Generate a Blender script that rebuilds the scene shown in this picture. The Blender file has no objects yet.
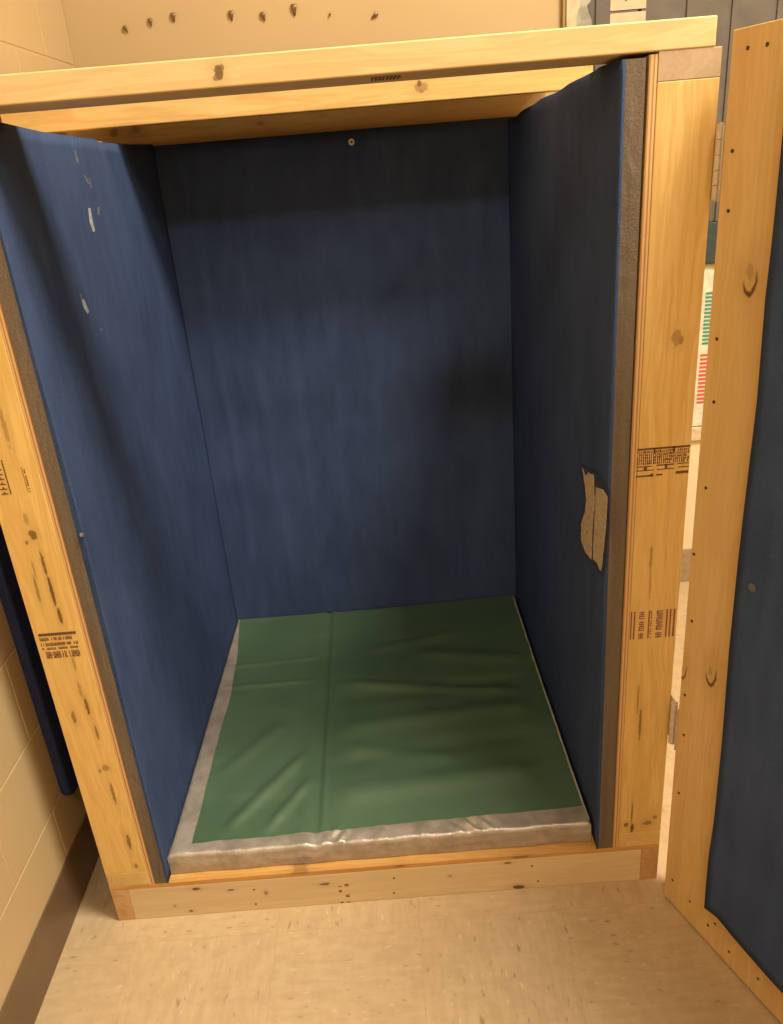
import bpy, math, random
from mathutils import Vector, Matrix, noise as mn
random.seed(7)
S = bpy.context.scene
C = S.collection
# ------------------------------------------------------------------ camera
F = 800.375; PIT = 0.4127; ROL = -0.0823; YAW = -0.0044
CP = Vector((0.6771, -1.27, 1.4816))
if True:
    fw = Vector((math.sin(YAW)*math.cos(PIT), math.cos(YAW)*math.cos(PIT), -math.sin(PIT)))
    r0 = Vector((math.cos(YAW), -math.sin(YAW), 0)); u0 = r0.cross(fw)
    RT = math.cos(ROL)*r0 + math.sin(ROL)*u0
    UP = -math.sin(ROL)*r0 + math.cos(ROL)*u0
cd = bpy.data.cameras.new('camera'); cam = bpy.data.objects.new('camera', cd); C.objects.link(cam)
m = Matrix((RT, UP, -fw)).transposed().to_4x4(); m.translation = CP; cam.matrix_world = m
cd.sensor_fit = 'HORIZONTAL'; cd.sensor_width = 36; cd.lens = F*36/783; cd.clip_start = .02
S.camera = cam
# ------------------------------------------------------------------ world, exposure
w = bpy.data.worlds.new('world'); S.world = w; w.use_nodes = True
w.node_tree.nodes['Background'].inputs[0].default_value = (1, .86, .66, 1)
w.node_tree.nodes['Background'].inputs[1].default_value = .05
vs = S.view_settings; vs.view_transform = 'Standard'; vs.look = 'None'; vs.gamma = 1
vs.use_curve_mapping = False; vs.exposure = -.66
WARM = (1, .92, .74)
# fixture centre x, y, size x, size y, power
LIGHTS = [(2.10, -.72, .95, .85, 330), (.7, -2.9, 1.15, .55, 85), (3.2, -1.9, .55, 1.15, 95)]
CEIL = 4.05

# ------------------------------------------------------------------ helpers
def hit(px, py, ax, v):
    d = (px-391.5)*RT/F - (py-512)*UP/F + fw
    t = (v-CP[ax])/d[ax]
    return CP + t*d

def link(name, verts, faces, mats, parent=None, mi=None, smooth=False, bevel=0):
    me = bpy.data.meshes.new(name)
    me.from_pydata([tuple(v) for v in verts], [], faces); me.update()
    if not isinstance(mats, (list, tuple)): mats = [mats]
    for mm in mats: me.materials.append(mm)
    if mi:
        for p, i in zip(me.polygons, mi): p.material_index = i
    if smooth:
        for p in me.polygons: p.use_smooth = True
    o = bpy.data.objects.new(name, me); C.objects.link(o)
    if parent: o.parent = parent
    if bevel:
        b = o.modifiers.new('bevel', 'BEVEL'); b.width = bevel; b.segments = 2; b.limit_method = 'ANGLE'
    return o

class MB:
    def __init__(s): s.v = []; s.f = []; s.mi = []
    def box(s, x0, x1, y0, y1, z0, z1, mi=0):
        n = len(s.v)
        s.v += [(x, y, z) for z in (z0, z1) for y in (y0, y1) for x in (x0, x1)]
        s.f += [tuple(n+i for i in q) for q in ((0,2,3,1),(4,5,7,6),(0,1,5,4),(2,6,7,3),(0,4,6,2),(1,3,7,5))]
        s.mi += [mi]*6; return s
    def cyl(s, c, ax, r, L, n=20, r2=None, mi=0):
        r2 = r if r2 is None else r2; b = len(s.v)
        a = Vector(ax).normalized(); t = a.orthogonal().normalized(); k = a.cross(t); c = Vector(c)
        for j, rr in ((0, r), (1, r2)):
            for i in range(n):
                q = 2*math.pi*i/n
                s.v.append(c + a*L*j + (t*math.cos(q)+k*math.sin(q))*rr)
        for i in range(n): s.f.append((b+i, b+(i+1) % n, b+n+(i+1) % n, b+n+i)); s.mi.append(mi)
        s.f.append(tuple(b+n-1-i for i in range(n))); s.f.append(tuple(b+n+i for i in range(n))); s.mi += [mi, mi]
        return s
    def poly(s, pts, off, mi=0):          # outline extruded by off
        n = len(s.v); k = len(pts); off = Vector(off)
        s.v += [Vector(p) for p in pts] + [Vector(p)+off for p in pts]
        s.f.append(tuple(n+i for i in range(k))); s.f.append(tuple(n+k+k-1-i for i in range(k)))
        for i in range(k): s.f.append((n+i, n+k+i, n+k+(i+1) % k, n+(i+1) % k))
        s.mi += [mi]*(k+2); return s
    def build(s, name, mats, parent=None, bevel=0, smooth=False):
        o = link(name, s.v, s.f, mats, parent, s.mi, smooth, bevel)
        import bmesh
        bm = bmesh.new(); bm.from_mesh(o.data); bmesh.ops.recalc_face_normals(bm, faces=bm.faces); bm.to_mesh(o.data); bm.free()
        return o

def box(name, x0, x1, y0, y1, z0, z1, mat, parent=None, bevel=.0015):
    return MB().box(x0, x1, y0, y1, z0, z1).build(name, mat, parent, bevel)

def tag(o, label=None, cat=None, group=None, kind=None):
    if label: o['label'] = label
    if cat: o['category'] = cat
    if group: o['group'] = group
    if kind: o['kind'] = kind
    return o
def struct(o): o['kind'] = 'structure'; return o

# ------------------------------------------------------------------ materials
class NT:
    def __init__(s, name):
        s.m = bpy.data.materials.new(name); s.m.use_nodes = True; s.t = s.m.node_tree
        s.b = s.t.nodes['Principled BSDF']; s.co = s.n('ShaderNodeTexCoord').outputs['Object']
    def n(s, typ, **k):
        nd = s.t.nodes.new(typ)
        for a, v in k.items(): setattr(nd, a, v)
        return nd
    def set(s, sock, v):
        if isinstance(v, bpy.types.NodeSocket): s.t.links.new(v, sock)
        elif v is not None:
            if isinstance(v, (tuple, list)) and len(v) == 3 and sock.type == 'RGBA': v = (*v, 1)
            sock.default_value = v
    def math(s, op, a, b=None, c=None, clamp=False):
        nd = s.n('ShaderNodeMath', operation=op, use_clamp=clamp)
        for i, v in enumerate((a, b, c)):
            if v is not None: s.set(nd.inputs[i], v)
        return nd.outputs[0]
    def vm(s, op, a, b=None, scale=None):
        nd = s.n('ShaderNodeVectorMath', operation=op); s.set(nd.inputs[0], a)
        if b is not None: s.set(nd.inputs[1], b)
        if scale is not None: s.set(nd.inputs['Scale'], scale)
        return nd.outputs['Value'] if op in ('LENGTH', 'DISTANCE', 'DOT_PRODUCT') else nd.outputs[0]
    def noise(s, vec, scale, detail=3, rough=.5, dist=0, col=False):
        nd = s.n('ShaderNodeTexNoise'); s.set(nd.inputs['Vector'], vec)
        nd.inputs['Scale'].default_value = scale; nd.inputs['Detail'].default_value = detail
        nd.inputs['Roughness'].default_value = rough; nd.inputs['Distortion'].default_value = dist
        return nd.outputs['Color' if col else 'Fac']
    def rng(s, v, a, b, c=0., d=1.):
        nd = s.n('ShaderNodeMapRange', interpolation_type='SMOOTHSTEP')
        for i, x in enumerate((v, a, b, c, d)): s.set(nd.inputs[i], x)
        return nd.outputs[0]
    def mix(s, f, a, b, mode='MIX'):
        nd = s.n('ShaderNodeMix', data_type='RGBA', blend_type=mode)
        s.set(nd.inputs[0], f); s.set(nd.inputs[6], a); s.set(nd.inputs[7], b)
        return nd.outputs[2]
    def sep(s, v):
        nd = s.n('ShaderNodeSeparateXYZ'); s.set(nd.inputs[0], v); return nd.outputs
    def comb(s, x, y, z):
        nd = s.n('ShaderNodeCombineXYZ')
        for i, v in enumerate((x, y, z)): s.set(nd.inputs[i], v)
        return nd.outputs[0]
    def bump(s, h, strength=.3, dist=.002, normal=None):
        nd = s.n('ShaderNodeBump'); s.set(nd.inputs['Height'], h); nd.inputs['Strength'].default_value = strength
        nd.inputs['Distance'].default_value = dist
        if normal is not None: s.set(nd.inputs['Normal'], normal)
        return nd.outputs[0]
    def done(s, color=None, rough=None, normal=None, spec=None, metal=None, sheen=None):
        for k, v in (('Base Color', color), ('Roughness', rough), ('Normal', normal), ('Specular IOR Level', spec), ('Metallic', metal), ('Sheen Weight', sheen)):
            if v is not None: s.set(s.b.inputs[k], v)
        return s.m

def plain(name, col, rough=.5, metal=0, spec=.5, var=.12, sc=60):
    t = NT(name); n = t.noise(t.co, sc, 3)
    c = t.mix(t.rng(n, .3, .7), tuple(x*(1-var) for x in col), tuple(min(1, x*(1+var)) for x in col))
    return t.done(c, rough, t.bump(n, .1, .001), spec, metal)

PINE_A = (.74, .52, .20); PINE_B = (.60, .38, .12); KNOT = (.10, .036, .010)
def wood(name, axis, knots=(), a=PINE_A, b=PINE_B, seed=0, contrast=1., plane='xz', rough=.5):
    """pine: grain runs along axis; knots = (u, v, ru, rv, strength) in the board's face plane"""
    t = NT(name)
    sc = [26, 26, 26]; sc['xyz'.index(axis)] = 1.5
    off = (seed*3.17, seed*1.73, seed*.91)
    warp = t.vm('SCALE', t.vm('SUBTRACT', t.noise(t.vm('ADD', t.co, off), 5, 2, col=True), (.5, .5, .5)), scale=.022)
    p = t.vm('ADD', t.co, warp)
    # grain bends around the knots
    sx = t.sep(t.co); idx = ['xyz'.index(ch) for ch in plane]
    masks = []; total = None; rings = None
    for (u, v, ru, rv, st) in knots:
        du = t.math('DIVIDE', t.math('SUBTRACT', sx[idx[0]], u), ru)
        dv = t.math('DIVIDE', t.math('SUBTRACT', sx[idx[1]], v), rv)
        d = t.math('SQRT', t.math('ADD', t.math('MULTIPLY', du, du), t.math('MULTIPLY', dv, dv)))
        d = t.math('ADD', d, t.math('MULTIPLY', t.math('SUBTRACT', t.noise(t.co, 130, 2), .5), 1.1 if st <= 1 else .35))
        if st > 1:          # crescent: dark lower rim of a knot around paler wood
            bandm = t.math('MULTIPLY', t.rng(d, .72, .92), t.rng(d, 1.22, 1.0))
            mk = t.math('MULTIPLY', t.math('MULTIPLY', bandm, t.rng(t.math('SUBTRACT', dv, t.math('MULTIPLY', du, .35)), .25, -.55)), st-1)
            st = .7
        else: mk = t.math('MULTIPLY', t.rng(d, 1.1, .72), st)
        total = mk if total is None else t.math('MAXIMUM', total, mk)
        hal = t.math('MULTIPLY', t.rng(d, 3.2, .8), .35*st)
        rings = hal if rings is None else t.math('MAXIMUM', rings, hal)
    q = t.vm('MULTIPLY', t.vm('ADD', p, off), tuple(sc))
    g1 = t.noise(q, 1.0, 4, .6, .6)
    g2 = t.noise(t.vm('MULTIPLY', q, (4, 4, 4)), 1.3, 3, .6)
    wv = t.math('SINE', t.math('MULTIPLY', g1, 42))
    f = t.math('ADD', t.math('MULTIPLY', g1, 1.1), t.math('MULTIPLY', wv, .16))
    f = t.math('ADD', f, t.math('MULTIPLY', g2, .35))
    f = t.rng(f, .25, 1.15)
    big = t.noise(t.vm('MULTIPLY', t.vm('ADD', t.co, off), tuple(.16*x for x in sc)), 1.6, 2)
    f = t.math('MULTIPLY', f, contrast)
    c = t.mix(f, a, b)
    c = t.mix(t.math('MULTIPLY', t.rng(big, .42, .75), .45), c, tuple(x*.72 for x in b))
    if total is not None:
        c = t.mix(rings, c, tuple(x*.6 for x in b)); c = t.mix(total, c, KNOT)
    return t.done(c, rough, t.bump(g2, .12, .001), .35)

def fabric(name, col, dark, sc=420):
    t = NT(name)
    n1 = t.noise(t.co, sc, 3, .7); n2 = t.noise(t.vm('MULTIPLY', t.co, (1, 1, .25)), 30, 3, .6)
    n3 = t.noise(t.co, 5, 2)
    f = t.math('ADD', t.math('MULTIPLY', n1, .55), t.math('ADD', t.math('MULTIPLY', n2, .3), t.math('MULTIPLY', n3, .3)))
    c = t.mix(t.rng(f, .35, .8), dark, col)
    spk = t.rng(t.noise(t.co, 190, 1, .5), .80, .84)
    c = t.mix(t.math('MULTIPLY', spk, .5), c, (.25, .27, .3))
    return t.done(c, .92, t.bump(n1, .5, .0015), .1)
BLUE = fabric('navy_carpet', (.066, .102, .218), (.035, .055, .124))
BLUE_EDGE = fabric('blue_fuzz', (.055, .10, .23), (.03, .05, .12), 300)
BLUE_MAT = fabric('blue_mat_fabric', (.035, .045, .12), (.02, .025, .07), 200)
def foam_m():
    t = NT('grey_foam'); n = t.noise(t.co, 260, 3, .7); n2 = t.noise(t.vm('MULTIPLY', t.co, (60, 60, 3)), 1, 3)
    c = t.mix(t.rng(t.math('ADD', t.math('MULTIPLY', n, .5), t.math('MULTIPLY', n2, .5)), .3, .7), (.125, .095, .07), (.19, .148, .108))
    return t.done(c, .95, t.bump(n, .6, .002), .1)
FOAM = foam_m()
def ply_edge(name, ax):
    t = NT(name); s = t.sep(t.co)['XYZ'.index(ax.upper())]
    v = t.math('SINE', t.math('ADD', t.math('MULTIPLY', s, 2*math.pi/.0058), t.math('MULTIPLY', t.noise(t.co, 30, 2), 1.6)))
    c = t.mix(t.rng(v, -.2, .7), (.66, .43, .19), (.40, .20, .075))
    return t.done(c, .7)
PLYE_X = ply_edge('plywood_edge', 'x'); 
STEEL = plain('zinc_steel', (.62, .54, .46), .5, .3, var=.08)
SCREW = plain('dark_screw', (.09, .05, .03), .45, .6)
INK = plain('stamp_ink', (.15, .065, .035), .8, var=.3, sc=300)
INKR = plain('stamp_ink_red', (.22, .09, .08), .8, var=.3, sc=300)

def tape_m():
    t = NT('duct_tape'); n = t.noise(t.co, 22, 4, .6); n2 = t.noise(t.co, 300, 2)
    c = t.mix(t.rng(n, .3, .7), (.34, .29, .24), (.47, .405, .34))
    return t.done(c, t.rng(n, .3, .7, .28, .46), t.bump(t.math('ADD', n, t.math('MULTIPLY', n2, .08)), .5, .008), .6, .35)
TAPE = tape_m()
def vinyl_m():
    t = NT('green_vinyl'); n = t.noise(t.co, 3, 3); n2 = t.noise(t.co, 400, 2)
    c = t.mix(t.rng(n, .3, .7), (.060, .112, .062), (.080, .142, .082))
    sm = t.rng(t.noise(t.vm('MULTIPLY', t.co, (3, 12, 3)), 1.4, 3), .52, .75)
    c = t.mix(t.math('MULTIPLY', sm, .25), c, (.14, .19, .12))
    return t.done(c, t.rng(n, .3, .7, .36, .48), t.bump(n2, .06, .0005), .55)
VINYL = vinyl_m()

# ------------------------------------------------------------------ the room
XW = -.105; YW = 1.275; XR = 4.6; YF = -4.2
def floor_m():
    t = NT('vinyl_composition_tile'); s = t.sep(t.co)
    T = .3035
    fx = t.math('DIVIDE', t.math('SUBTRACT', s[0], .052), T); fy = t.math('DIVIDE', t.math('ADD', s[1], .06), T)
    ix = t.math('FLOOR', fx); iy = t.math('FLOOR', fy)
    ex = t.math('ABSOLUTE', t.math('SUBTRACT', t.math('FRACT', t.math('ADD', fx, .5)), .5))
    ey = t.math('ABSOLUTE', t.math('SUBTRACT', t.math('FRACT', t.math('ADD', fy, .5)), .5))
    e = t.math('MULTIPLY', t.math('MINIMUM', ex, ey), T)
    par = t.math('MODULO', t.math('ABSOLUTE', t.math('ADD', ix, iy)), 2)
    j = t.comb(t.math('MULTIPLY', ix, 7.3), t.math('MULTIPLY', iy, 3.7), 0)
    va = t.vm('MULTIPLY', t.vm('ADD', t.co, j), (70, 14, 1)); vb = t.vm('MULTIPLY', t.vm('ADD', t.co, j), (14, 70, 1))
    na = t.noise(va, 1, 3, .6); nb = t.noise(vb, 1, 3, .6)
    wa = t.math('ADD', .3, t.math('MULTIPLY', par, .4)); st = t.math('ADD', t.math('MULTIPLY', na, wa), t.math('MULTIPLY', nb, t.math('SUBTRACT', 1, wa))); blot = t.noise(t.co, 26, 4, .65)
    c = t.mix(t.rng(t.math('ADD', t.math('MULTIPLY', st, .6), t.math('MULTIPLY', blot, .4)), .38, .62), (.455, .325, .185), (.52, .38, .225))
    va2 = t.vm('MULTIPLY', t.vm('ADD', t.co, j), (95, 34, 1)); vb2 = t.vm('MULTIPLY', t.vm('ADD', t.co, j), (34, 95, 1))
    s2 = t.math('ADD', t.math('MULTIPLY', t.noise(va2, 1, 1, .5), par), t.math('MULTIPLY', t.noise(vb2, 1, 1, .5), t.math('SUBTRACT', 1, par)))
    c = t.mix(t.math('MULTIPLY', t.rng(s2, .66, .78), .6), c, (.22, .13, .065))
    c = t.mix(t.math('MULTIPLY', t.rng(s2, .34, .24), .4), c, (.70, .54, .36))
    c = t.mix(t.math('MULTIPLY', t.rng(e, .0012, .0004), .2), c, (.28, .18, .095))
    big = t.noise(t.co, 2.2, 3)
    c = t.mix(t.math('MULTIPLY', t.rng(big, .45, .7), .22), c, (.42, .28, .15))
    return t.done(c, .33, t.bump(t.math('ADD', t.rng(e, 0, .0015), t.math('MULTIPLY', st, .1)), .15, .001), .4)
def wall_m(name, a, b, low=None):
    t = NT(name); n = t.noise(t.co, 1.3, 3); n2 = t.noise(t.co, 90, 3)
    c = t.mix(t.rng(n, .3, .7), a, b)
    if low: c = t.mix(t.math('LESS_THAN', t.sep(t.co)[2], .57), c, low)
    h = t.math('MULTIPLY', n2, .25)
    return t.done(c, .5, t.bump(h, .25, .002), .4)
PAINT = wall_m('tan_wall_paint', (.44, .315, .155), (.48, .345, .175))
BLOCKP = wall_m('block_wall_paint', (.53, .39, .205), (.57, .42, .235))
CREAM = wall_m('cream_ceiling_paint', (.75, .66, .5), (.8, .7, .54))
BASEB = plain('brown_rubber_base', (.15, .090, .048), .36, var=.1, sc=8)
struct(box('floor', XW-.1, XR+.1, YF-.1, YW+.1, -.1, 0, floor_m(), None, 0))
struct(box('ceiling', XW-.1, XR+.1, YF-.1, YW+.1, CEIL, CEIL+.1, CREAM, None, 0))
struct(box('wall_back', XW-.1, XR+.1, YW, YW+.1, 0, CEIL, wall_m('two_tone_wall_paint', (.46, .335, .175), (.50, .365, .195), (.74, .62, .40)), None, 0))
struct(box('wall_right', XR, XR+.1, YF, YW, 0, CEIL, PAINT, None, 0))
struct(box('wall_front', XW-.1, XR+.1, YF-.1, YF, 0, CEIL, PAINT, None, 0))
# painted concrete block wall with real recessed joints
MB_ = MB(); MB_.box(XW-.1, XW-.0011, YF, YW, 0, CEIL)
rows = [(0, .265)]
z = .265
while z < CEIL: rows.append((z, min(z+.19, CEIL))); z += .19
jw = .0035
for k, (za, zb) in enumerate(rows):
    y = .063 + (.20 if k % 2 else 0) - .4*13
    while y < YW:
        a, b = max(YF, y), min(YW, y+.4)
        if b > a+.02: MB_.box(XW-.004, XW, a+jw/2, b-jw/2, za+jw/2, zb-jw/2)
        y += .4
struct(MB_.build('wall_left', BLOCKP, None, .0018))
struct(MB().box(XW, XW+.004, YF, YW, 0, .135).build('baseboard_left', BASEB, None, .002))
struct(box('baseboard_back', XW+.005, XR, YW-.006, YW, 0, .132, plain('tan_rubber_base', (.33, .24, .14), .5), None, .002))
struct(box('trim_1', 1.55, XR, YW-.012, YW, hit(690, 440, 1, YW).z, hit(693, 427, 1, YW).z, plain('tan_rail', (.62, .49, .33), .5), None, .002))

# ceiling fixtures
for (x, y, sx, sy, p) in LIGHTS:
    e = bpy.data.objects.new('ceiling_light', None); C.objects.link(e); e.location = (x, y, CEIL)
    b = MB(); t_ = .03
    b.box(-sx/2-t_, sx/2+t_, -sy/2-t_, -sy/2, -.05, 0).box(-sx/2-t_, sx/2+t_, sy/2, sy/2+t_, -.05, 0)
    b.box(-sx/2-t_, -sx/2, -sy/2, sy/2, -.05, 0).box(sx/2, sx/2+t_, -sy/2, sy/2, -.05, 0)
    b.build('frame', plain('white_enamel', (.8, .8, .78), .4), e, .002)
    dm = bpy.data.materials.new('lit_diffuser'); dm.use_nodes = True
    pb = dm.node_tree.nodes['Principled BSDF']; pb.inputs['Emission Color'].default_value = (*WARM, 1); pb.inputs['Emission Strength'].default_value = 1.5
    box('diffuser', -sx/2, sx/2, -sy/2, sy/2, -.028, -.02, dm, e, 0)
    ld = bpy.data.lights.new('lamp', 'AREA'); ld.shape = 'RECTANGLE'; ld.size = sx*.95; ld.size_y = sy*.95
    ld.energy = p; ld.color = WARM
    lo = bpy.data.objects.new('lamp', ld); C.objects.link(lo); lo.parent = e; lo.location = (0, 0, -.032)
    n = len([1 for o in C.objects if o.name.startswith('ceiling_light')])
    tag(e, {1: 'ceiling light panel above the hinge side of the padded booth', 2: 'wide ceiling light panel out over the open floor facing the booth',
            3: 'long ceiling light panel farthest to the right of the booth'}[n], 'ceiling light')

# ------------------------------------------------------------------ the booth
W = 1.1855; H = 1.5925; T = .038; D = 1.005
booth = bpy.data.objects.new('padded_booth', None); C.objects.link(booth)
tag(booth, 'open-fronted booth of pine lumber lined with navy carpet padding, its door open', 'booth')
def kn(y, *pts):      # knots given on a front plane
    return [(hit(px, py, 1, y)[0], hit(px, py, 1, y)[2], ru, rv, st) for (px, py, ru, rv, st) in pts]
sill_k = kn(0, (196,889,.010,.004,.9), (231,890,.008,.0025,.8), (191,911,.005,.003,.8), (325,884,.012,.004,.7), (508,863,.010,.003,.8), (519,887,.014,.006,.9), (266,893,.004,.007,.6), (175,906,.003,.003,.6), (450,876,.004,.003,.5))
post_l_k = kn(0, (33,535,.007,.010,.75), (26,519,.004,.012,.4), (27,543,.003,.004,.6), (44,565,.003,.028,.75), (52,592,.0035,.032,.85), (60,616,.0035,.02,.8), (37,590,.003,.03,.5), (34,570,.002,.02,.4), (74,664,.003,.018,.4), (87,706,.0035,.022,.75), (97,733,.003,.018,.6), (74,718,.004,.018,.6), (106,768,.008,.008,.45), (100,771,.003,.004,.5), (113,793,.0035,.03,.6), (129,842,.004,.02,.7), (136,866,.004,.006,.6), (80,690,.003,.02,.4), (4,425,.004,.04,.4))
post_r_k = kn(0, (677,338,.010,.014,.38), (681,340,.004,.006,.5), (632,813,.002,.03,.6), (650,585,.002,.03,.35), (651,559,.0025,.03,.45), (640,725,.003,.045,.6), (638,700,.002,.04,.4), (632,828,.004,.012,.8), (626,825,.005,.006,.7), (647,823,.010,.006,.55), (655,817,.006,.005,.5), (626,575,.002,.004,.3))
beam1_k = kn(0, (219,72,.007,.010,.8), (222,68,.003,.006,.6), (216,78,.004,.004,.6))
beam2_k = kn(.67, (421,87,.016,.010,.45), (419,84,.005,.007,.8), (422,91,.007,.004,.5))
beam3_k = kn(1.04, (113,133,.012,.01,.5), (135,130,.014,.008,.35), (260,123,.01,.006,.3))
PALE_A = (.74, .57, .34); PALE_B = (.63, .45, .24)
box('front_sill', T, W-T, 0, T, 0, .089, wood('sill_pine', 'x', sill_k, PALE_A, PALE_B, 1, .7), booth)
ENDG = wood('end_grain', 'y', [], (.62, .38, .18), (.48, .27, .11), 3)
for x in (0, W-T): box('base_joist', x, x+T, 0, 1.12, 0, .0885, ENDG, booth)
box('base_joist', T, W-T, 1.12-T, 1.12, 0, .089, wood('joist_pine', 'x', seed=8), booth)
box('deck', .0, W, 0, 1.12, .089, .101, wood('deck_ply', 'x', kn(0, (520,857,.02,.004,.5), (300,873,.02,.004,.4), (400,866,.012,.003,.5)), (.66, .385, .125), (.50, .25, .07), 4), booth, .001)
for k, x in enumerate((0, W-.089)):
    box('bottom_plate', x, x+.089, 0, 1.12, .101, .139, wood('plate_pine', 'y', [], PINE_A, PINE_B, 11+k, .8), booth)
    f = box('front_post', x, x+.089, 0, T, .139, H-T if k else H, wood('post_pine_l' if k == 0 else 'post_pine_r', 'z', (post_l_k, post_r_k)[k], (.80, .54, .19) if k == 0 else (.78, .55, .22), (.62, .38, .11), 20+k*5, .85), booth)
    if k == 0: post_l = f
    else: post_r = f
    for yy in (.541, 1.12-T): box('rear_post', x, x+.089, yy, yy+T, .139, H-.075, wood('rear_post_pine', 'z', seed=30+k), booth)
pl_k = []
box('top_plate', 0, .089, T+.001, 1.12, H-.068, H-.030, wood('topplate_pine', 'y', seed=41), booth)
EG2 = wood('sawn_end_grain', 'y', [], (.52, .38, .245), (.43, .30, .185), 43, .8, rough=.7)
MB().poly([(W-.089, 0, H-T), (W-.089, 0, H), (W-.089, .134, H), (W-.089, .5, H-.018), (W-.089, 1.12, H-.034), (W-.089, 1.12, H-T-.034)], (.089, 0, 0)).build('top_plate', EG2, booth, .001)
box('roof_sheet', -.05, W, .668, 1.10, H+.0895, H+.1015, wood('roof_ply', 'x', seed=49), booth)
# roof members
beam1 = box('front_beam', -.09, W-.010, -.001, .134, H, H+.038, wood('beam_pine_1', 'x', beam1_k, (.80, .60, .31), (.66, .45, .20), 51, .8), booth, .002)
beam2 = box('roof_joist', -.10, 1.178, .67, .67+T, H, H+.089, wood('beam_pine_2', 'x', beam2_k, (.78, .53, .22), (.62, .37, .12), 57), booth, .002)
box('back_header', -.09, W-.03, 1.0485, 1.0485+T, H-T+.008, H+.09, wood('beam_pine_3', 'x', beam3_k, (.84, .62, .32), (.72, .48, .20), 61), booth, .002)
# plywood lining
PLYF = wood('plywood_face', 'z', seed=70)
for x0, x1 in ((.0895, .1005), (W-.1015, W-.0895)):
    b = MB(); n0 = 0
    tops = [(0.001, H-.004), (1.047, H-.029)] if x0 < .5 else [(.001, H-.003), (.3, H-.008), (.6, H-.017), (1.047, H-.036)]
    if x0 < .5: tops = [(.001, H-.012), (.25, H-.019), (.55, H-.024), (1.047, H-.027)]
    b.poly([(x0, .001, .1015), (x0, 1.047, .1015)] + [(x0, a, c) for a, c in tops[::-1]], (x1-x0, 0, 0))
    o = b.build('plywood_side', [PLYE_X], booth, .0005)
    o.data.materials.append(PLYF)
    for p in o.data.polygons:
        if abs(p.normal.x) > .5: p.material_index = 1
box('plywood_back', .103, W-.104, 1.036, 1.048, .1015, H-.023, wood('ply_back', 'x', [], (.80, .56, .28), (.68, .42, .17), 73), booth, .0005)

# pads: front face grid (fabric) over a foam body
def pad(name, P, N, nu, nv, thick, disp, parent, layers=(0, .004), mats=None, edge_noise=.0012):
    """P(u,v) point on the pad's room face, N inward normal (towards the wall)."""
    V = []; Fc = []; MI = []
    N = Vector(N)
    for i in range(nu+1):
        for j in range(nv+1):
            u, v = i/nu, j/nv
            V.append(P(u, v) - N*disp(u, v))
    idx = lambda i, j: i*(nv+1)+j
    for i in range(nu):
        for j in range(nv): Fc.append((idx(i, j), idx(i+1, j), idx(i+1, j+1), idx(i, j+1))); MI.append(0)
    ring = [(i, 0) for i in range(nu)] + [(nu, j) for j in range(nv)] + [(i, nv) for i in range(nu, 0, -1)] + [(0, j) for j in range(nv, 0, -1)]
    prev = [idx(i, j) for i, j in ring]
    steps = [(.004, 1), (.012, 2), (thick*.55, 2), (thick-.002, 2), (thick, 2)]
    for (t, mi) in steps:
        cur = []
        for (i, j) in ring:
            u, v = i/nu, j/nv
            p = P(u, v); b = p + N*t
            nz = mn.noise(p*60 + Vector((t*300, 0, 0)))*edge_noise*(1 if t < thick-.003 else .2)
            cu = P(.5, .5); dvec = (cu-p); 
            side = Vector((0, 0, 0))
            if t > .003: 
                # slight inward set of the foam behind the cloth lip
                if i == 0 or i == nu: side = (P(.5, v)-p).normalized()*(.0015+nz)
                else: side = (P(u, .5)-p).normalized()*(.0015+nz)
            V.append(b+side); cur.append(len(V)-1)
        for k in range(len(ring)):
            k2 = (k+1) % len(ring); Fc.append((prev[k], cur[k], cur[k2], prev[k2])); MI.append(mi)
        prev = cur
    Fc.append(tuple(prev)); MI.append(2)
    o = link(name, V, Fc, mats or [BLUE, BLUE_EDGE, FOAM], parent, MI)
    import bmesh
    bm = bmesh.new(); bm.from_mesh(o.data); bmesh.ops.recalc_face_normals(bm, faces=bm.faces); bm.to_mesh(o.data); bm.free()
    for p in o.data.polygons: p.use_smooth = p.material_index == 0
    return o
def lerp_tab(tab, x):
    if x <= tab[0][0]: return tab[0][1]
    for (a, fa), (b, fb) in zip(tab, tab[1:]):
        if x <= b:
            q = (x-a)/(b-a); q = q*q*(3-2*q) if False else q
            return fa+(fb-fa)*q
    return tab[-1][1]
def g(x, c, s): return math.exp(-((x-c)/s)**2)
ltop = [(0, 1.578), (.09, 1.579), (.25, 1.571), (.45, 1.567), (.53, 1.566), (.56, 1.561), (.6, 1.562), (.72, 1.560), (1.0, 1.565)]
rtop = [(0, 1.586), (.13, 1.589), (.29, 1.582), (.45, 1.576), (.6, 1.573), (.94, 1.555), (1.0, 1.552)]
def PL(u, v):      # u depth, v height
    y = -.002 + u*(D-.002); z = .102 + v*(lerp_tab(ltop, y)-.102)
    return Vector((.129 + .006*u, y, z))
def dL(u, v):
    y = u*D; z = v*1.47+.1
    d = .006*g(z, .85, .35)*g(u, 0, .25)
    # loose cloth: soft fold that starts at the top behind the tear and runs down and back
    c = .56 + (1.58-z)*.55
    d += -.007*g(y, c+.045, .04)*g(z, 1.6, .45) + .006*g(y, c-.05, .06)*g(z, 1.6, .5)
    d += .0015*mn.noise(Vector((y*5, z*1.5, 0)))
    return d*min(1, v*20+.1)*min(1, (1-v)*30+.25)*min(1, (1-u)*15)
pad_l = pad('wall_pad', PL, (-1, 0, 0), 80, 70, .0275, dL, booth)
def PR(u, v):
    y = -.002 + u*(D-.002); z = .102 + v*(lerp_tab(rtop, y)-.102)
    return Vector((1.0505 - .004*v, y, z))
def dR(u, v):
    y = u*D; z = v*1.47+.1
    return (.0018*mn.noise(Vector((y*4, z*1.2, 7))) + .003*g(z, 1.58, .05)*math.sin(y*26))*min(1, u*15)*min(1, (1-u)*15)
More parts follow.
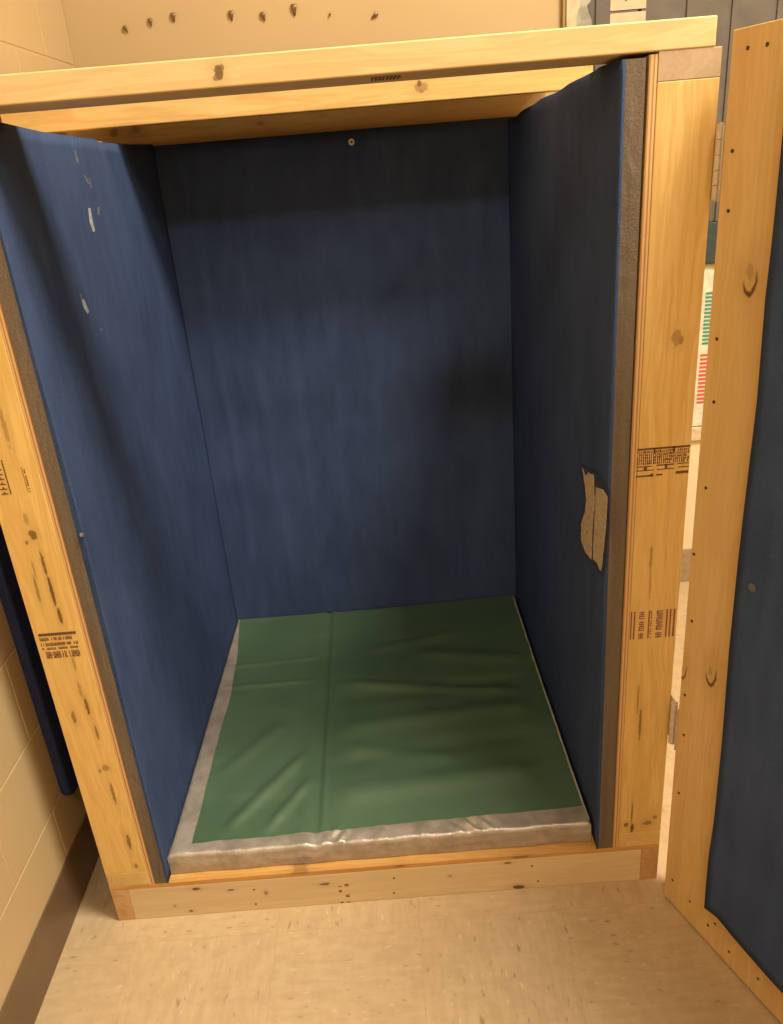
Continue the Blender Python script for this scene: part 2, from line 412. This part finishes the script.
pad_r = pad('wall_pad', PR, (1, 0, 0), 70, 70, .0325, dR, booth)
def PB(u, v):
    x = .1045 + u*(W-.1045*2); return Vector((x, D, .102 + v*(1.561-.102)))
def dB(u, v):
    x = u
    d = 0
    for c, s, a in ((.10, .012, .003), (.22, .02, .0022), (.33, .018, .002), (.44, .02, .0025), (.55, .018, .002), (.66, .022, .002), (.78, .02, .002), (.9, .02, .002)):
        cc = c + .012*math.sin(v*3+c*9)
        d += a*(g(x, cc, s) - .9*g(x, cc+.03, .022))*(.5+.5*v)
    return d + .001*mn.noise(Vector((u*8, v*3, 3)))
pad_b = pad('wall_pad', PB, (0, 1, 0), 150, 40, .0305, dB, booth)

# grommet washer with its screw on the back pad
c = hit(351.5, 142, 1, D-.004)
b = MB(); ns = 24; cent = Vector((c.x, D-.006, c.z))
for (r, yo) in ((.0035, 0), (.0075, -.0012), (.008, .001), (.0035, .004)):
    for i in range(ns):
        a = 2*math.pi*i/ns; b.v.append(cent+Vector((r*math.cos(a), yo, r*math.sin(a))))
for k in range(3):
    for i in range(ns): b.f.append((k*ns+i, k*ns+(i+1) % ns, (k+1)*ns+(i+1) % ns, (k+1)*ns+i)); b.mi.append(0)
wsh = b.build('washer', plain('white_zinc', (.75, .72, .66), .35, .4), pad_b, 0, True)
MB().cyl(cent+Vector((0, .004, 0)), (0, -1, 0), .0032, .0035, 12).build('screw', SCREW, pad_b)

# torn places and scuffs
def blob(pts, ax, v, off, name, mat, parent, rag=.0012, sub=5):
    P = [hit(x, y, ax, v) for x, y in pts]; out = []
    for i, p in enumerate(P):
        q = P[(i+1) % len(P)]
        for k in range(sub):
            t = k/sub; r = p.lerp(q, t); j = random.uniform(-rag, rag)
            r = Vector(r); r[(ax+1) % 3] += j; r[(ax+2) % 3] += random.uniform(-rag, rag)
            out.append(r)
    return MB().poly(out, off).build(name, mat, parent)
def torn_m():
    t = NT('bare_backing'); n = t.noise(t.co, 140, 4, .7); n2 = t.noise(t.vm('MULTIPLY', t.co, (1, 9, 1)), 16, 3)
    c = t.mix(t.rng(n, .35, .65), (.40, .32, .21), (.62, .51, .36)); return t.done(c, .9, t.bump(t.math('ADD', n, n2), .6, .003), .1)
TORN = torn_m()
xr = 1.0505-.004*.48
blob([(583,467),(586,476),(589,473),(594,474),(595,500),(593,530),(592,559),(586,552),(582,540),(582,525),(586,510),(587,498),(586,486)], 0, xr-.001, (-.002, 0, 0), 'torn_patch', TORN, pad_r, .0016, 4)
blob([(597,487),(604,490),(608,497),(607,515),(605,540),(603,560),(601.5,571),(598,563),(594,559),(595,530),(596,505)], 0, xr-.001, (-.002, 0, 0), 'torn_patch', TORN, pad_r, .0012, 4)
blob([(581,464),(586,467),(598,474),(610,490),(610,520),(606,566),(602,575),(596,566),(588,560),(581,545),(580,522),(585,500),(583,480)], 0, xr-.0005, (-.0012, 0, 0), 'tear_edge', plain('dark_frayed_cloth', (.03, .035, .07), .95), pad_r, .0016, 4)
SCUFF = plain('white_scuff', (.36, .37, .38), .8, var=.3, sc=200); FAINT = plain('faint_scuff', (.12, .135, .16), .9, var=.4, sc=300)
for pts in ([(88.5,208),(90.5,208),(92,218),(95,231),(93,232),(90,222)], [(97.5,207),(99.5,207),(99.5,215),(98,215)], [(82,300),(84,299),(89,311),(88,314),(84,308)], [(80,294),(81,294),(83,300),(82,301)],
            [(76,157),(78,157),(79,164),(77,163)], [(83,174),(85,175),(90,184),(88,184)], [(75,150),(76,150),(77,158),(76,158)], [(89,178),(90,178),(92,188),(91,188)], [(100,329),(102,328),(102,331),(100,331)]):
    P0 = [hit(x, y, 0, .135) for x, y in pts]
    d0 = min(dL(p.y/D, (p.z-.1)/1.47) for p in P0) ; d1 = max(dL(p.y/D, (p.z-.1)/1.47) for p in P0)
    xx = .129+.006*P0[0].y + d1
    P0 = [hit(x, y, 0, xx+.0006) for x, y in pts]
    MB().poly(P0, (-.0012-(d1-d0), 0, 0)).build('scuff_mark', SCUFF if P0[0].z < 1.46 and len(pts) != 4 else FAINT, pad_l)
# small screw in the left pad
c = hit(83, 535, 0, .137)
MB().cyl(c-Vector((.004, 0, 0)), (1, 0, 0), .004, .005, 12).build('screw', plain('worn_screw', (.22, .23, .25), .4, .5), pad_l)

# lumber grade stamps: rows of little ink marks, a sheet of glyph-like strokes
def stamp(px0, py0, px1, py1, rows_, parent, mat=INK, cols=24, dens=.75, vert=False, y=0, shear=0):
    a = hit(px0, py0, 1, y); c_ = hit(px1, py1, 1, y)
    x0, x1 = min(a.x, c_.x), max(a.x, c_.x); z0, z1 = min(a.z, c_.z), max(a.z, c_.z)
    b = MB(); th = .0005
    for (r0_, r1_, kind) in rows_:          # fractions across the stack direction
        n = cols; 
        for k in range(n):
            ta, tb = k/n, (k+.8)/n
            if kind == 'line': ta, tb = k/n, (k+1)/n
            elif random.random() > dens: continue
            if vert: X = (x0+(x1-x0)*r0_, x0+(x1-x0)*r1_); Z = (z0+(z1-z0)*ta, z0+(z1-z0)*tb)
            else: X = (x0+(x1-x0)*ta, x0+(x1-x0)*tb); Z = (z1-(z1-z0)*r1_, z1-(z1-z0)*r0_)
            if kind == 'line': b.box(X[0], X[1], y-th, y+.0002, Z[0], Z[1])
            else:
                # a letter: two stems and a bar
                dx = X[1]-X[0]; dz = Z[1]-Z[0]; q = random.random()
                if vert:
                    b.box(X[0], X[1], y-th, y+.0002, Z[0], Z[0]+dz*.3)
                    if q > .3: b.box(X[0], X[1], y-th, y+.0002, Z[1]-dz*.3, Z[1])
                    if q > .15: b.box(X[0]+dx*(.4 if q < .6 else .0), X[0]+dx*(.6 if q < .6 else .22), y-th, y+.0002, Z[0]+dz*.3, Z[1]-dz*.3)
                else:
                    b.box(X[0], X[0]+dx*.32, y-th, y+.0002, Z[0], Z[1])
                    if q > .3: b.box(X[1]-dx*.32, X[1], y-th, y+.0002, Z[0], Z[1])
                    if q > .15: b.box(X[0]+dx*.32, X[1]-dx*.32, y-th, y+.0002, Z[0]+dz*(.4 if q < .6 else 0), Z[0]+dz*(.6 if q < .6 else .22))
    return b.build('grade_stamp', mat, parent)
# right post, upper block: dense text above a brick-like pattern
def brick_stamp():
    a = hit(637.5, 449, 1, 0); c_ = hit(687, 474, 1, 0); x0, x1 = a.x, W-.0015; z1, z0 = a.z, c_.z-.001
    b = MB(); wd = x1-x0; ht = z1-z0; th = .0005
    def bar(u0, u1, v0, v1): b.box(x0+wd*u0, x0+wd*u1, -th, .0002, z1-ht*v1, z1-ht*v0)
    bar(0, 1, 0, .06)
    for r in range(5):
        v = .09+r*.095; n = 26
        for k in range(n):
            if random.random() < .96:
                u = k/n; bar(u, u+.015, v, v+.08)
                if random.random() < .6: bar(u+.012, u+.03, v+random.choice((0, .03, .055)), v+random.choice((.02, .07)))
    bar(.31, .34, .0, .2); bar(.68, .71, .0, .2)
    bar(0, .3, .60, .63); bar(.38, .72, .58, .62); bar(.78, 1, .58, .61)
    bar(.14, .2, .62, .74); bar(.54, .59, .6, .73); bar(0, .33, .73, .76); bar(.4, .72, .73, .76); bar(.8, 1, .70, .73)
    bar(0, .3, .91, .96); bar(.27, .33, .87, .97); bar(.38, .5, .90, .95); bar(.76, 1, .85, .94)
    return b.build('grade_stamp', INK, post_r)
brick_stamp()
stamp(631, 612, 673.5, 636, [(0, .03, 'line'), (.07, .10, 'line'), (.19, .31, 't'), (.40, .43, 'line'), (.45, .48, 't'), (.58, .72, 't'), (.80, .83, 'line'), (.88, .91, 'line'), (.96, 1, 'line')], post_r, INKR, 7, 1, True)
stamp(38, 634, 82.5, 657, [(0, .10, 'line'), (.16, .28, 't'), (.36, .48, 't'), (.54, .62, 't'), (.70, .95, 't')], post_l, INK, 16, .8)
stamp(-22, 462, 12, 494, [(0, .04, 'line'), (.15, .20, 'line'), (.58, .86, 't'), (.94, .99, 'line')], post_l, INK, 7, .95, True)
stamp(21, 467, 31, 492, [(0, .12, 'line'), (.5, 1., 't')], post_l, INK, 8, .95, True)
stamp(338, 884, 351, 902, [(0, .3, 't'), (.6, 1, 't')], C.objects['front_sill'], INK, 7, .6, True)
# stamp on the front beam's underside
a_ = hit(371, 79, 2, H); b_ = hit(402, 74, 2, H); b = MB()
for k in range(8):
    x = a_.x+(b_.x-a_.x)*k/8
    b.box(x, x+.004, .03, .05, H-.0005, H+.0002).box(x, x+.003, .058, .088, H-.0005, H+.0002)
    if k % 3: b.box(x+.003, x+.007, .062, .067, H-.0005, H+.0002)
b.build('grade_stamp', INK, beam1)
# screws on the sill
def screw_y(px, py, y, parent, r=.0028):
    c = hit(px, py, 1, y); MB().cyl((c.x, y+.001, c.z), (0, -1, 0), r, .0016, 10).build('screw', SCREW, parent)
sill = C.objects['front_sill']
for px, py in ((254,889.5), (256,904), (394,878), (394,893), (532,866), (538,881)): screw_y(px, py, 0, sill, .0022)

# ------------------------------------------------------------------ the door
DA = math.radians(-68.7); A0 = Vector((1.1850, -.0455, .004))
DW = 1.16; DTOP = 1.607-.004
def dl(px, py, q=0):       # pixel -> door-local coordinates on the visible face (x along, z up)
    dx = Vector((math.cos(DA), math.sin(DA), 0)); n = Vector((-dx.y, dx.x, 0))   # n points away from the visible face
    d = (px-391.5)*RT/F - (py-512)*UP/F + fw
    t = ((A0+n*q-CP).dot(n))/d.dot(n); P = CP+t*d-A0
    return (P.dot(dx)+.0045*P.z, P.z)
ks = []
for (px, py, ru, rv, st) in ((750,277,.0125,.025,1.95), (750,272,.007,.012,.25), (683,667,.009,.024,1.9), (682,668,.003,.008,.4), (711,672,.012,.028,1.95), (710,672,.005,.012,.25)):
    u, v = dl(px, py); ks.append((u, v, ru, rv, st))
door_mat = wood('door_pine', 'z', ks, (.72, .50, .22), (.60, .385, .15), 81, .7)
door = MB().box(0, DW, 0, .012, 0, DTOP).build('door', door_mat, booth, .0012)
door.location = A0; door.rotation_euler = (0, -.0045, DA)
door['label'] = 'plywood door swung open on the right'
fm = wood('door_frame_pine', 'z', seed=85)
for x0 in (0.0, DW/2-.045, DW-.089): box('stile', x0, x0+.089, .0125, .0125+T, 0, DTOP, fm, door)
fm2 = wood('door_rail_pine', 'x', seed=88)
for (xa, xb) in ((.0895, DW/2-.0455), (DW/2+.0445, DW-.0895)):
    for z0 in (0, DTOP-.089): box('rail', xa, xb, .0125, .0125+T, z0, z0+.089, fm2, door)
# pad on the door, with its bottom corner pulled up
pe = [dl(x, y, -.022) for x, y in ((783, 128), (778, 180), (772, 240), (765, 300), (757, 400), (745, 500), (738, 560), (729, 650), (722, 740), (714, 820), (708, 860), (704, 908))]
pb_ = [dl(x, y, -.022) for x, y in ((704, 908), (712, 914), (720, 921), (727, 931), (745, 952), (765, 975), (783, 995))]
etab = sorted([(v, u) for u, v in pe]); btab = sorted([(u, v) for u, v in pb_])
print('door pad edge', [(round(a, 3), round(b, 3)) for a, b in etab], [(round(a, 3), round(b, 3)) for a, b in btab])
def PD(u, v):
    ztop = DTOP-.05
    zb = lambda x: lerp_tab(btab, x)
    # iterate: left edge x depends on z, bottom z depends on x
    x = .09; z = .05
    for _ in range(4):
        x0 = lerp_tab(etab, z); x = x0 + u*(DW-.03-x0); z = zb(x) + v*(ztop-zb(x))
    return Vector((x, -.022, z))
dpad = pad('door_pad', PD, (0, 1, 0), 60, 60, .0217, lambda u, v: .0012*mn.noise(Vector((u*6, v*5, 1)))*min(1, u*12), door)
# door pad stain spot and screws
u, v = dl(753, 588, -.022)
MB().cyl((u, -.0235, v), (0, -1, 0), .0075, .0006, 16).build('stain_spot', plain('grey_stain', (.12, .125, .14), .9), dpad)
for (px, py) in ((748,48), (767.5,44.5), (732.5,151), (728.5,211), (717,339), (714,402), (706,488), (694,554), (692,621), (685,695), (684,735), (679,793), (672.5,880), (690,901.5), (708,925.5), (715,924), (758,979), (729,952)):
    u, v = dl(px, py)
    if u > 0: MB().cyl((u, .001, v), (0, -1, 0), .0028, .0018, 10).build('screw', SCREW, door)
# hinges: leaf on the post side, leaf on the door edge, knuckled barrel
for (za, zb) in ((1.392, 1.494), (.392, .488)):
    b = MB(); L = zb-za
    pm = hit(*((718.5, 163) if za > 1 else (673.5, 717)), 1, -.022); lx = W+.0003-pm.x
    for k in range(5):
        b.cyl((0, 0, za+L*k/5+.0004), (0, 0, 1), .0066, L/5-.0008, 16)
    b.cyl((0, 0, za-.002), (0, 0, 1), .0035, L+.004, 12)
    b.box(lx, lx+.0022, .0, .056, za, zb)           # leaf along the post's outer side
    h = b.build('hinge', STEEL, booth, .0004)
    h.location = (pm.x, -.022, 0)
    # leaf on the door
    MB().box(-.0022, -.0002, -.002, .034, za-A0.z, zb-A0.z).build('hinge_leaf', STEEL, door, .0004)

# ------------------------------------------------------------------ floor mat in the booth
def clamp01(x): return max(0., min(1., x))
def mat_z(x, y):
    z = .153
    z += .0022*mn.noise(Vector((x*3, y*3, 0)))
    z += .010*clamp01((x-.6)/.4)*clamp01((y-.6)/.4)
    # the long crease between the two sheets, front to back
    cx = .459-.008*y
    z += .004*g(x, cx+.004, .006) - .0035*g(x, cx-.010, .012) + .0025*g(x, cx-.035, .02)
    # folds
    def ridge(x0, y0, x1, y1, w_, a):
        dx, dy = x1-x0, y1-y0; L = math.hypot(dx, dy); u = ((x-x0)*dx+(y-y0)*dy)/L; d = (-(x-x0)*dy+(y-y0)*dx)/L
        e = clamp01(u/.06)*clamp01((L-u)/.06)
        return 1.45*a*e*math.exp(-(d/w_)**2)
    z += ridge(.12, .72, .45, .735, .006, .0035) + ridge(.14, .62, .44, .62, .007, .004)
    z += ridge(.47, .60, .98, .50, .018, .006) + ridge(.47, .40, 1.0, .44, .03, .006) + ridge(.48, .33, .80, .25, .03, .006)
    z += ridge(.46, .16, .98, .20, .035, .007) + ridge(.70, .72, 1.02, .64, .025, .006) + ridge(.55, .75, .85, .80, .02, .004)
    z += ridge(.24, .07, .42, .33, .016, .006) + ridge(.33, .06, .44, .24, .014, .006) + ridge(.20, .25, .35, .45, .02, .004)
    z -= ridge(.47, .53, 1.0, .56, .03, .004) + ridge(.47, .28, 1.0, .33, .03, .004)
    # taped front wrinkles
    fr = g(y, .045, .022)
    z += fr*(.0008*math.sin(x*95+3*math.sin(x*23))+.0045*g(x, .79, .04)*math.sin(x*170+y*160)+.0035*g(x, .50, .02)*math.sin(x*210-y*120)-.005*g(x, .462, .005)+.003*g(x, .475, .006)+.0018*mn.noise(Vector((x*30, y*30, 2))))
    return z
MX0, MX1, MY0, MY1 = .1395, 1.043, .022, .999
def fe(x): return .052+.02*(x-.18)/(1.05-.18) + .0028*mn.noise(Vector((x*14, 0, 0)))
def le(y): return lerp_tab([(.0, .178), (.05, .178), (.35, .177), (.6, .180), (.8, .168), (1., .145)], y) + .002*mn.noise(Vector((0, y*10, 0)))
def xa_(y): return MX0-.008*(1-clamp01((y-MY0)/(MY1-MY0)))
def fy_(x): return MY0+.0008*math.sin(x*40)+.001*mn.noise(Vector((x*15, 0, 0)))
def srf(x, y):
    ed = min(x-xa_(y), MX1-x, y-fy_(x), MY1-y)
    return mat_z(x, y) - .005*(1-clamp01(ed/.006))**2
def skirt(x, y, nx_, ny_, t):
    """point on the mat's side, t 0 at the top rim, 1 at the deck"""
    z = srf(x, y); zz = z+(.1022-z)*t
    bul = .001*math.sin(t*math.pi) + (.0016*mn.noise(Vector((x*18, y*18, t*2.5))) if 0 < t < 1 else 0)
    return Vector((x-nx_*abs(bul), y-ny_*abs(bul), zz))
nx, ny = 190, 170; V = []; Fc = []
for i in range(nx+1):
    for j in range(ny+1):
        v = (j/ny)**1.15
        ya_ = MY0+(MY1-MY0)*v; xa = xa_(ya_); x = xa+(MX1-xa)*i/nx; y = fy_(x)+(MY1-fy_(x))*v
        V.append(Vector((x, y, srf(x, y))))
ix = lambda i, j: i*(ny+1)+j
for i in range(nx):
    for j in range(ny): Fc.append((ix(i, j), ix(i+1, j), ix(i+1, j+1), ix(i, j+1)))
ring = [(i, 0) for i in range(nx)] + [(nx, j) for j in range(ny)] + [(i, ny) for i in range(nx, 0, -1)] + [(0, j) for j in range(ny, 0, -1)]
prev = [ix(i, j) for i, j in ring]
for t in (.5, 1.):
    cur = []
    for (i, j) in ring:
        p = V[ix(i, j)]; V.append(Vector((p.x, p.y, p.z+(.1022-p.z)*t))); cur.append(len(V)-1)
    for k in range(len(ring)):
        k2 = (k+1) % len(ring); Fc.append((prev[k], cur[k], cur[k2], prev[k2]))
    prev = cur
Fc.append(tuple(prev))
mat = link('floor_mat', V, Fc, [VINYL], None, None, True)
tag(mat, 'green vinyl floor mat edged with grey duct tape lying inside the booth', 'mat')
def grid(fn, n, m_, name, lab):
    V = [fn(i/n, j/m_) for i in range(n+1) for j in range(m_+1)]
    Fq = [(i*(m_+1)+j, (i+1)*(m_+1)+j, (i+1)*(m_+1)+j+1, i*(m_+1)+j+1) for i in range(n) for j in range(m_)]
    o = link(name, V, Fq, TAPE, mat, None, True); o['label'] = lab; return o
TH = .0008
def tape_front(u, v):          # v: 0 at the deck, .4 at the rim, 1 at the inner edge on top
    x = xa_(MY0)-TH+(MX1-xa_(MY0)+TH*.5)*u; xx = min(max(x, xa_(MY0)+.0001), MX1)
    if v < .4:
        p = skirt(xx, fy_(xx), 0, 1, 1-v/.4); p.y -= TH; p.x = x; return p
    w_ = (v-.4)/.6; y = fy_(xx)+(fe(xx)-fy_(xx))*w_
    if v < .401: y -= TH
    return Vector((x, y, srf(xx, max(y, fy_(xx)+.0001))+TH))
grid(tape_front, 260, 30, 'duct_tape', 'grey duct tape folded over the front edge')
def tape_left(u, v):
    y = fy_(xa_(MY0))+.001+(MY1-.001-fy_(xa_(MY0))-.001)*u; xs = xa_(y)
    if v < .4:
        p = skirt(xs, y, 1, 0, 1-v/.4); p.x -= TH; return p
    w_ = (v-.4)/.6; x = xs+(le(y)-xs)*w_
    if v < .401: x -= TH
    return Vector((x, y, srf(max(x, xs+.0001), y)+TH*1.15))
grid(tape_left, 200, 16, 'duct_tape', 'grey duct tape running up the left edge')
# pale piping along the right edge
b = MB(); pts = []
for k in range(60):
    y = .034+(.990-.034)*k/59; pts.append(Vector((MX1-.003-.003*y+.0012*mn.noise(Vector((0, y*22, 5))), y, mat_z(MX1, y)-.002+.0014*mn.noise(Vector((4, y*30, 5))))))
nseg = 8
for k, p in enumerate(pts):
    for i in range(nseg):
        a = 2*math.pi*i/nseg; b.v.append(p+Vector((math.cos(a), 0, math.sin(a)))*.0028)
for k in range(len(pts)-1):
    for i in range(nseg): b.f.append((k*nseg+i, k*nseg+(i+1) % nseg, (k+1)*nseg+(i+1) % nseg, (k+1)*nseg+i)); b.mi.append(0)
b.f += [tuple(range(nseg)), tuple(range((len(pts)-1)*nseg, len(pts)*nseg))]; b.mi += [0, 0]
b.build('piping', plain('pale_piping', (.50, .44, .34), .5), mat, 0, True)

# ------------------------------------------------------------------ blue mat hanging on the block wall
b = MB(); r = .03; out = []
y0, y1, z0, z1 = .112, 1.05, .245, 1.42; x0 = XW+.0005
for (cy, cz, a0) in ((y0+r, z0+r, 180), (y1-r, z0+r, 270), (y1-r, z1-r, 0), (y0+r, z1-r, 90)):
    for k in range(7):
        a = math.radians(a0+15*k); out.append((x0, cy+r*math.cos(a), cz+r*math.sin(a)))
hm = b.poly(out, (.022, 0, 0)).build('wall_mat', BLUE_MAT, None, .006)
tag(hm, 'thin dark blue mat on the block wall behind the left post', 'mat')

# ------------------------------------------------------------------ things on the back wall
GREY = plain('grey_board', (.115, .095, .075), .6, var=.1, sc=20)
bd = bpy.data.objects.new('ridged_board', None); C.objects.link(bd); bd.location = (1.30, YW, 1.12)
tag(bd, 'dark grey grooved board on the back wall behind the booth and door', 'board')
x = 0.03; b = MB(); b.box(0, 1.6, -.010, 0, .12, 1.15)
while x < 1.58: b.box(x+.003, min(x+.122, 1.6)-.003, -.016, -.010, .12, 1.15); x += .125
b.build('panel', GREY, bd, .002)
MB().box(0, 1.6, -.018, 0, 0, .119).build('bottom_rail', plain('dark_teal_rail', (.035, .055, .056), .5), bd, .002)
struct(box('trim_2', 1.243, 1.2515, YW-.016, YW, 1.1, 2.3, plain('brown_trim', (.30, .19, .07), .5), None, .001))
PAPER = plain('aged_paper', (.56, .42, .28), .8, var=.05)
# torn paper beside the board
pp = [(1.2525, 1.70), (1.325, 1.70), (1.322, 1.79), (1.312, 1.81), (1.308, 1.825), (1.318, 1.835), (1.31, 1.86), (1.318, 1.90), (1.3, 2.0), (1.2525, 2.0)]
tp = MB().poly([(a, YW-.0195, z_) for a, z_ in pp], (0, .001, 0)).build('torn_poster', plain('teal_grey_paper', (.30, .29, .23), .8, var=.25, sc=30), None)
tag(tp, 'torn grey and tan paper beside the brown trim on the back wall', 'paper')
pq = [(1.2525, 1.70), (1.283, 1.70), (1.279, 1.80), (1.289, 1.83), (1.28, 1.86), (1.29, 1.92), (1.286, 2.0), (1.2525, 2.0)]
MB().poly([(a, YW-.0205, z_) for a, z_ in pq], (0, .0008, 0)).build('backing_sheet', plain('tan_sheet', (.52, .41, .27), .8), tp)
yb = YW-.0175
def card(x0, x1, z0, z1, lab):
    o = box('paper_card', x0, x1, yb, yb+.0012, z0, z1, PAPER, None, 0); tag(o, lab, 'card', None); return o
cL = hit(610, 20, 1, yb); cR = hit(645.5, 20, 1, yb)
zlo = hit(628, 25, 1, yb).z; zmid0 = hit(628, 12.3, 1, yb).z; zmid1 = hit(628, 9.5, 1, yb).z
card(cL.x, cR.x, zlo-.06, zmid0, 'lower of two tan paper cards on the dark grey board')
cu = card(cL.x, cR.x, zmid1, zmid1+.13, 'upper of two tan paper cards, with dark writing, on the grey board')
# feet of two dark characters on the upper card
b = MB()
p = hit(626, 1, 1, yb); q = hit(636, 0, 1, yb)
b.box(p.x-.002, p.x+.003, yb-.0008, yb+.0001, p.z, p.z+.035)
for k in range(10):
    a = math.radians(180+18*k); b.box(q.x+.010*math.cos(a)-.003, q.x+.010*math.cos(a)+.003, yb-.0008, yb+.0001, q.z+.010+.009*math.sin(a), q.z+.014+.009*math.sin(a))
b.box(q.x-.0125, q.x-.0075, yb-.0008, yb+.0001, q.z+.008, q.z+.035); b.box(q.x+.0065, q.x+.0115, yb-.0008, yb+.0001, q.z+.008, q.z+.035)
b.build('number', plain('dark_marker', (.10, .08, .06), .7), cu)
# chart seen through the gap by the hinges
ya = YW-.003
def gx(px, py): return hit(px, py, 1, ya)
xl_, xr_ = 1.62, 1.80; zt = gx(709, 264).z; zbm = gx(694, 426).z
ch = MB().box(xl_, xr_, ya, ya+.002, zbm, zt).build('wall_chart', plain('white_chart', (.66, .64, .50), .5), None)
tag(ch, 'white chart with green and red rows, seen between the post and door', 'chart')
GRN = plain('green_print', (.07, .28, .20), .6); RED = plain('red_print', (.62, .10, .07), .6)
b = MB(); 
def rowband(pa, pb, xc0, n, mat_, nm):
    za, zb_ = gx(*pa).z, gx(*pb).z; b = MB()
    for k in range(n):
        z0 = za+(zb_-za)*k/n; dz = (zb_-za)/n
        b.box(xc0, xr_-.01, ya-.0006, ya+.0002, z0+dz*.35, z0+dz*.95)
    b.build(nm, mat_, ch)
xc = gx(704.5, 310).x
rowband((706,291), (701.5,345), xc, 14, GRN, 'green_rows'); rowband((700,353), (697,404), xc-.002, 13, RED, 'red_rows')
MB().box(xl_+.005, xc-.012, ya-.0006, ya+.0002, gx(699, 404).z, gx(706, 288).z).build('grey_column', plain('grey_print', (.42, .40, .30), .6), ch)
# brass-brown pegs on the tan wall
PEG = plain('dark_bronze', (.20, .12, .055), .4, .5)
def peg(px, py, s, tilt, lab):
    c = hit(px, py, 1, YW-.008)
    e = MB(); ns = 14; prof = [(.0055, 0, .012), (.0085, -.010, .010), (.0085, -.015, .008), (.006, -.017, -.002), (.0035, -.012, -.012), (.0015, -.007, -.020)]
    e.cyl((0, 0, 0), (0, -1, 0), .0042, .012, 14)
    base = len(e.v)
    ct, st_ = math.cos(tilt), math.sin(tilt)
    for (r_, yy, zz) in prof:
        for i in range(ns):
            a = 2*math.pi*i/ns; X = r_*math.cos(a); Z = zz; Y = yy*.7-.001+r_*.45*math.sin(a)
            e.v.append((X*ct-Z*st_, Y, X*st_+Z*ct))
    for k in range(len(prof)-1):
        for i in range(ns): e.f.append((base+k*ns+i, base+k*ns+(i+1) % ns, base+(k+1)*ns+(i+1) % ns, base+(k+1)*ns+i)); e.mi.append(0)
    e.f += [tuple(base+i for i in range(ns)), tuple(base+(len(prof)-1)*ns+i for i in range(ns))]; e.mi += [0, 0]
    o = e.build('wall_peg', PEG, None, 0, True); o.location = (c.x, YW, c.z); o.scale = (s*.95, .6, s*.8)
    tag(o, lab, 'peg', 'small dark pegs in a row on the tan wall')
for a in ((125,28,.75,.3,'leftmost and lowest of the small dark pegs on the tan wall'), (150,21,.8,0,'second small dark peg from the left on the tan wall'),
          (173,16,.9,0,'third small dark peg from the left on the tan wall'), (231,14,.95,0,'fourth dark peg on the tan wall, just right of the wide gap'),
          (263,15,.9,.15,'fifth small dark peg from the left on the tan wall'), (294,8,1.1,0,'largest and highest of the dark pegs on the tan wall'),
          (330,14,.35,0,'tiniest dark peg on the tan wall, second from the right'), (375,14.5,.75,-.9,'rightmost dark peg on the tan wall, tilted sideways')):
    peg(*a)
